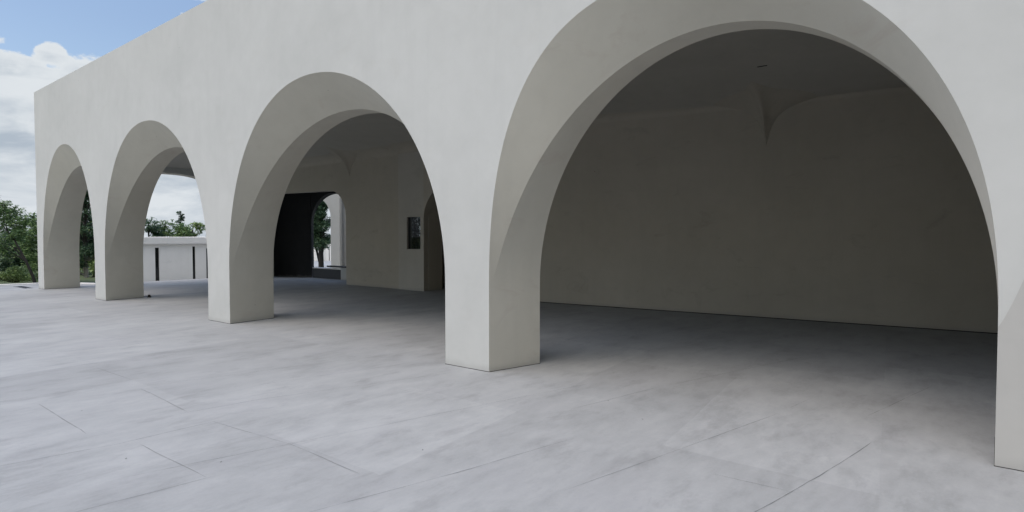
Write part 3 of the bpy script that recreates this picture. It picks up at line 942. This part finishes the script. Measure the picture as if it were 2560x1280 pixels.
# left of the building: leaning tree
base = P(88, 716, 34.0); base.z = -0.25
trunk = [tuple(base), tuple(P(82, 690, 34)), tuple(P(66, 655, 34)), tuple(P(50, 625, 34.2)), tuple(P(36, 600, 34.4)), tuple(P(20, 580, 34.6)), tuple(P(4, 560, 35))]
lobes = [(P(20, 540, 34.6), 0.75, 70), (P(-10, 560, 35.5), 1.0, 90), (P(52, 560, 34.4), 0.55, 55), (P(-45, 530, 35), 1.1, 80), (P(5, 520, 34.2), 0.5, 34), (P(78, 548, 34.6), 0.30, 12), (P(-10, 610, 35), 0.7, 40), (P(40, 590, 34.7), 0.45, 26), (P(15, 640, 35), 0.45, 22), (P(-40, 600, 33), 0.9, 50)]
lobes = [(tuple(c), r, n) for c, r, n in lobes]
tree('tree', 'dark leaning tree with forked trunk beside the corner of the arcade', 'tree', tuple(base), trunk, 0.085, lobes, 'leaf_mid', 0.085, seed=3, limbs=2, group='trees around the plaza')
# fuller tree behind it, close against the wall
base = P(130, 700, 41); base.z = -0.72
trunk = [tuple(base), tuple(P(128, 640, 41)), tuple(P(125, 590, 41)), tuple(P(122, 550, 41))]
lobes = [(tuple(P(x, y, d)), r, n) for x, y, d, r, n in ((95, 590, 41, 0.9, 90), (75, 625, 41, 0.9, 80), (130, 560, 41, 1.1, 90), (105, 650, 40.5, 0.9, 70), (60, 590, 42, 0.7, 60), (90, 558, 41, 0.45, 26), (150, 620, 41, 1.2, 60), (80, 680, 40, 0.8, 50))]
tree('tree', 'round bushy green tree half hidden behind the left corner of the arcade', 'tree', tuple(base), trunk, 0.16, lobes, 'leaf_mid', 0.10, seed=8, group='trees around the plaza')
# dark backdrop trees
for i, (px, top, w, leaf, lab) in enumerate(((-70, 520, 2.2, 'leaf_dark', 'dark tree at the left border behind the leaning tree'),
                                             (40, 585, 1.8, 'leaf_dark', 'dark low tree seen under the crown of the leaning tree'))):
    d = 47 + i * 2
    base = P(px, 690, d); base.z = -0.72
    tp_ = P(px + 3, top, d)
    trunk = [tuple(base), tuple(base.lerp(tp_, 0.4)), tuple(base.lerp(tp_, 0.75)), tuple(tp_)]
    rs = random.Random(40 + i); lb = []
    for k in range(11):
        q = base.lerp(tp_, 0.18 + 0.8 * k / 10) + rgt * rs.uniform(-w, w) * (1.0 - 0.45 * k / 10) + fwd * rs.uniform(-0.8, 0.8)
        lb.append((tuple(q), rs.uniform(0.7, 1.0) * w * 0.5, 52))
    tree('tree', lab, 'tree', tuple(base), trunk, 0.2, lb, leaf, 0.12, seed=60 + i, group='trees around the plaza')
# clipped light shrub at the plaza edge
base = P(40, 712, 35.2); base.z = -0.2
lb = [(tuple(P(x, y, 35.2)), r, n) for x, y, r, n in ((20, 698, 0.55, 70), (48, 690, 0.62, 80), (70, 700, 0.45, 50), (0, 700, 0.5, 50), (36, 678, 0.42, 40), (-35, 695, 0.6, 50))]
shrub('shrub', 'light green rounded shrub under the leaning tree', 'shrub', tuple(base), lb, 'leaf_light', 0.06, 11)

# straight-trunked tree seen through the narrowest arch
base = P(217, 712, 40); base.z = -0.30
trunk = [tuple(base), tuple(P(216, 690, 40)), tuple(P(214, 655, 40)), tuple(P(213, 610, 40)), tuple(P(213, 560, 40)), tuple(P(214, 500, 40)), tuple(P(216, 440, 40)), tuple(P(216, 395, 40))]
rs = random.Random(4)
lb = []
for k in range(34):
    y = 390 + 265 * k / 33
    x = 214 + rs.uniform(-55, 55) * (0.5 + 0.5 * k / 33)
    lb.append((tuple(P(x, y, 40 + rs.uniform(-1.2, 1.4))), rs.uniform(0.5, 0.85), 34))
tree('tree', 'tall straight tree with lit lower trunk framed by the narrow far arch', 'tree', tuple(base), trunk, 0.15, lb, 'leaf_dark', 0.10, bark_='bark_lit_foot', seed=21, group='trees around the plaza')
for i, (px, d, top, lab) in enumerate(((235, 47, 560, 'pale bushy tree right behind the tall straight tree'), (196, 50, 530, 'dim bushy tree left behind the tall straight tree'))):
    base = P(px, 700, d); base.z = -0.72
    tp_ = P(px, top, d); trunk = [tuple(base), tuple(base.lerp(tp_, 0.35)), tuple(base.lerp(tp_, 0.7)), tuple(tp_)]
    rs = random.Random(77 + i); lb = []
    for k in range(10):
        q = base.lerp(tp_, 0.1 + 0.88 * k / 9) + rgt * rs.uniform(-1.3, 1.3) + fwd * rs.uniform(-0.8, 0.8)
        lb.append((tuple(q), rs.uniform(0.6, 0.9), 44))
    tree('tree', lab, 'tree', tuple(base), trunk, 0.15, lb, 'leaf_mid' if i else 'leaf_light', 0.11, seed=90 + i, group='trees around the plaza')

# trees behind the pavilion roof
labs = ['dark green tree at the left end behind the pavilion roof', 'thin airy tree behind the pavilion roof', 'broad green tree behind the pavilion under the spindly conifer',
        'light green tree behind the pavilion roof right of the conifer', 'yellowish green tree at the right end behind the pavilion roof']
for i, (px, top, w, leaf) in enumerate(((372, 556, 1.3, 'leaf_dark'), (412, 558, 1.3, 'leaf_mid'), (445, 566, 1.7, 'leaf_mid'), (482, 560, 1.7, 'leaf_light'), (520, 566, 1.6, 'leaf_light'))):
    d = 54 + (i % 2) * 3
    base = P(px, 690, d); base.z = -0.72
    tp_ = P(px, top, d); trunk = [tuple(base), tuple(base.lerp(tp_, 0.35)), tuple(base.lerp(tp_, 0.7)), tuple(tp_)]
    rs = random.Random(130 + i); lb = []
    for k in range(12):
        q = base.lerp(tp_, 0.30 + 0.66 * k / 11) + rgt * rs.uniform(-w, w) * (1.05 - 0.55 * k / 11) + fwd * rs.uniform(-0.7, 0.7)
        lb.append((tuple(q), rs.uniform(0.35, 0.65), 26))
    tree('tree', labs[i], 'tree', tuple(base), trunk, 0.14, lb, leaf, 0.10, seed=140 + i, group='trees behind the pavilion', drop=1.2)
# the spindly conifer: tiers of short bare boughs
base = P(452, 690, 60); base.z = -0.72
tp_ = P(452, 533, 60); trunk = [tuple(base), tuple(base.lerp(tp_, 0.4)), tuple(base.lerp(tp_, 0.75)), tuple(tp_)]
rs = random.Random(9); lb = []
for k in range(13):
    q = base.lerp(tp_, 0.52 + 0.48 * k / 12) + rgt * rs.uniform(-0.55, 0.55) * (1.15 - 0.9 * k / 12) + fwd * rs.uniform(-0.3, 0.3)
    lb.append((tuple(q), 0.20, 7))
tree('conifer', 'spindly dark conifer rising above the trees behind the pavilion', 'tree', tuple(base), trunk, 0.11, lb, 'leaf_dark', 0.09, seed=31, group='trees behind the pavilion')

# pointed tree seen through the dark passage
base = P(803, 668, 46); base.z = -0.05
tp_ = P(800, 500, 46); trunk = [tuple(base), tuple(base.lerp(tp_, 0.3)), tuple(base.lerp(tp_, 0.6)), tuple(base.lerp(tp_, 0.85)), tuple(tp_)]
rs = random.Random(12); lb = []
for k in range(28):
    t_ = k / 27
    q = base.lerp(tp_, 0.34 + 0.66 * t_) + rgt * rs.uniform(-0.85, 0.85) * (1.05 - 0.85 * t_) + fwd * rs.uniform(-0.5, 0.5)
    lb.append((tuple(q), 0.55 - 0.28 * t_, 46))
tree('tree', 'pointed dark green tree with thick black trunk seen through the passage', 'tree', tuple(base), trunk, 0.21, lb, 'leaf_dark', 0.085, seed=51)
# leafy plant outside the little window
base = Vector(W(21.6, 19.35, -0.0))
lb = [(W(21.5, 19.35, 1.8 + 0.36 * k), 0.42, 60) for k in range(6)] + [(W(21.9, 19.6, 1.9 + 0.4 * k), 0.45, 40) for k in range(5)] + [(W(21.0, 19.3, 2.2), 0.3, 20), (W(22.2, 19.45, 2.6), 0.5, 40), (W(22.4, 19.5, 3.3), 0.5, 40)]
shrub('climbing_plant', 'dark leafy plant with bright gaps outside the small window', 'plant', tuple(base), lb, 'leaf_dark', 0.05, 17)

# ------------------------------------------------------------------ small things on the paving
dg = empty('drain_cover', W(36.2, 7.75, 0))
tag(dg, 'long dark drain cover set in the paving at the left corner pier', 'drain')
m = MB(); m.box(35.2, 37.0, 7.55, 7.62, 0.004, 0.012); m.box(35.2, 37.0, 7.85, 7.92, 0.004, 0.012); m.build('drain_frame', 'grey_metal', dg)
m = MB()
for k in range(30): m.box(35.2 + 0.06 * k, 35.235 + 0.06 * k, 7.625, 7.845, 0.003, 0.010)
m.build('grate', 'dark_metal', dg)
st = MB()
cpos = Vector(W(26.22, 9.58, 0))
for z0_, z1_, r0, r1 in ((0.0, 0.02, 0.075, 0.075), (0.02, 0.09, 0.05, 0.045), (0.09, 0.11, 0.045, 0.02)):
    st.tube([cpos + Vector((0, 0, z0_)), cpos + Vector((0, 0, z1_))], [r0, r1], 14)
st.tube([cpos + Vector((0, 0, 0.108)), cpos + Vector((0, 0, 0.112))], [0.02, 0.001], 14)
tag(st.build('door_stop', 'black_gap', smooth=False), 'small black floor stud at the back corner of the second pier', 'stud')
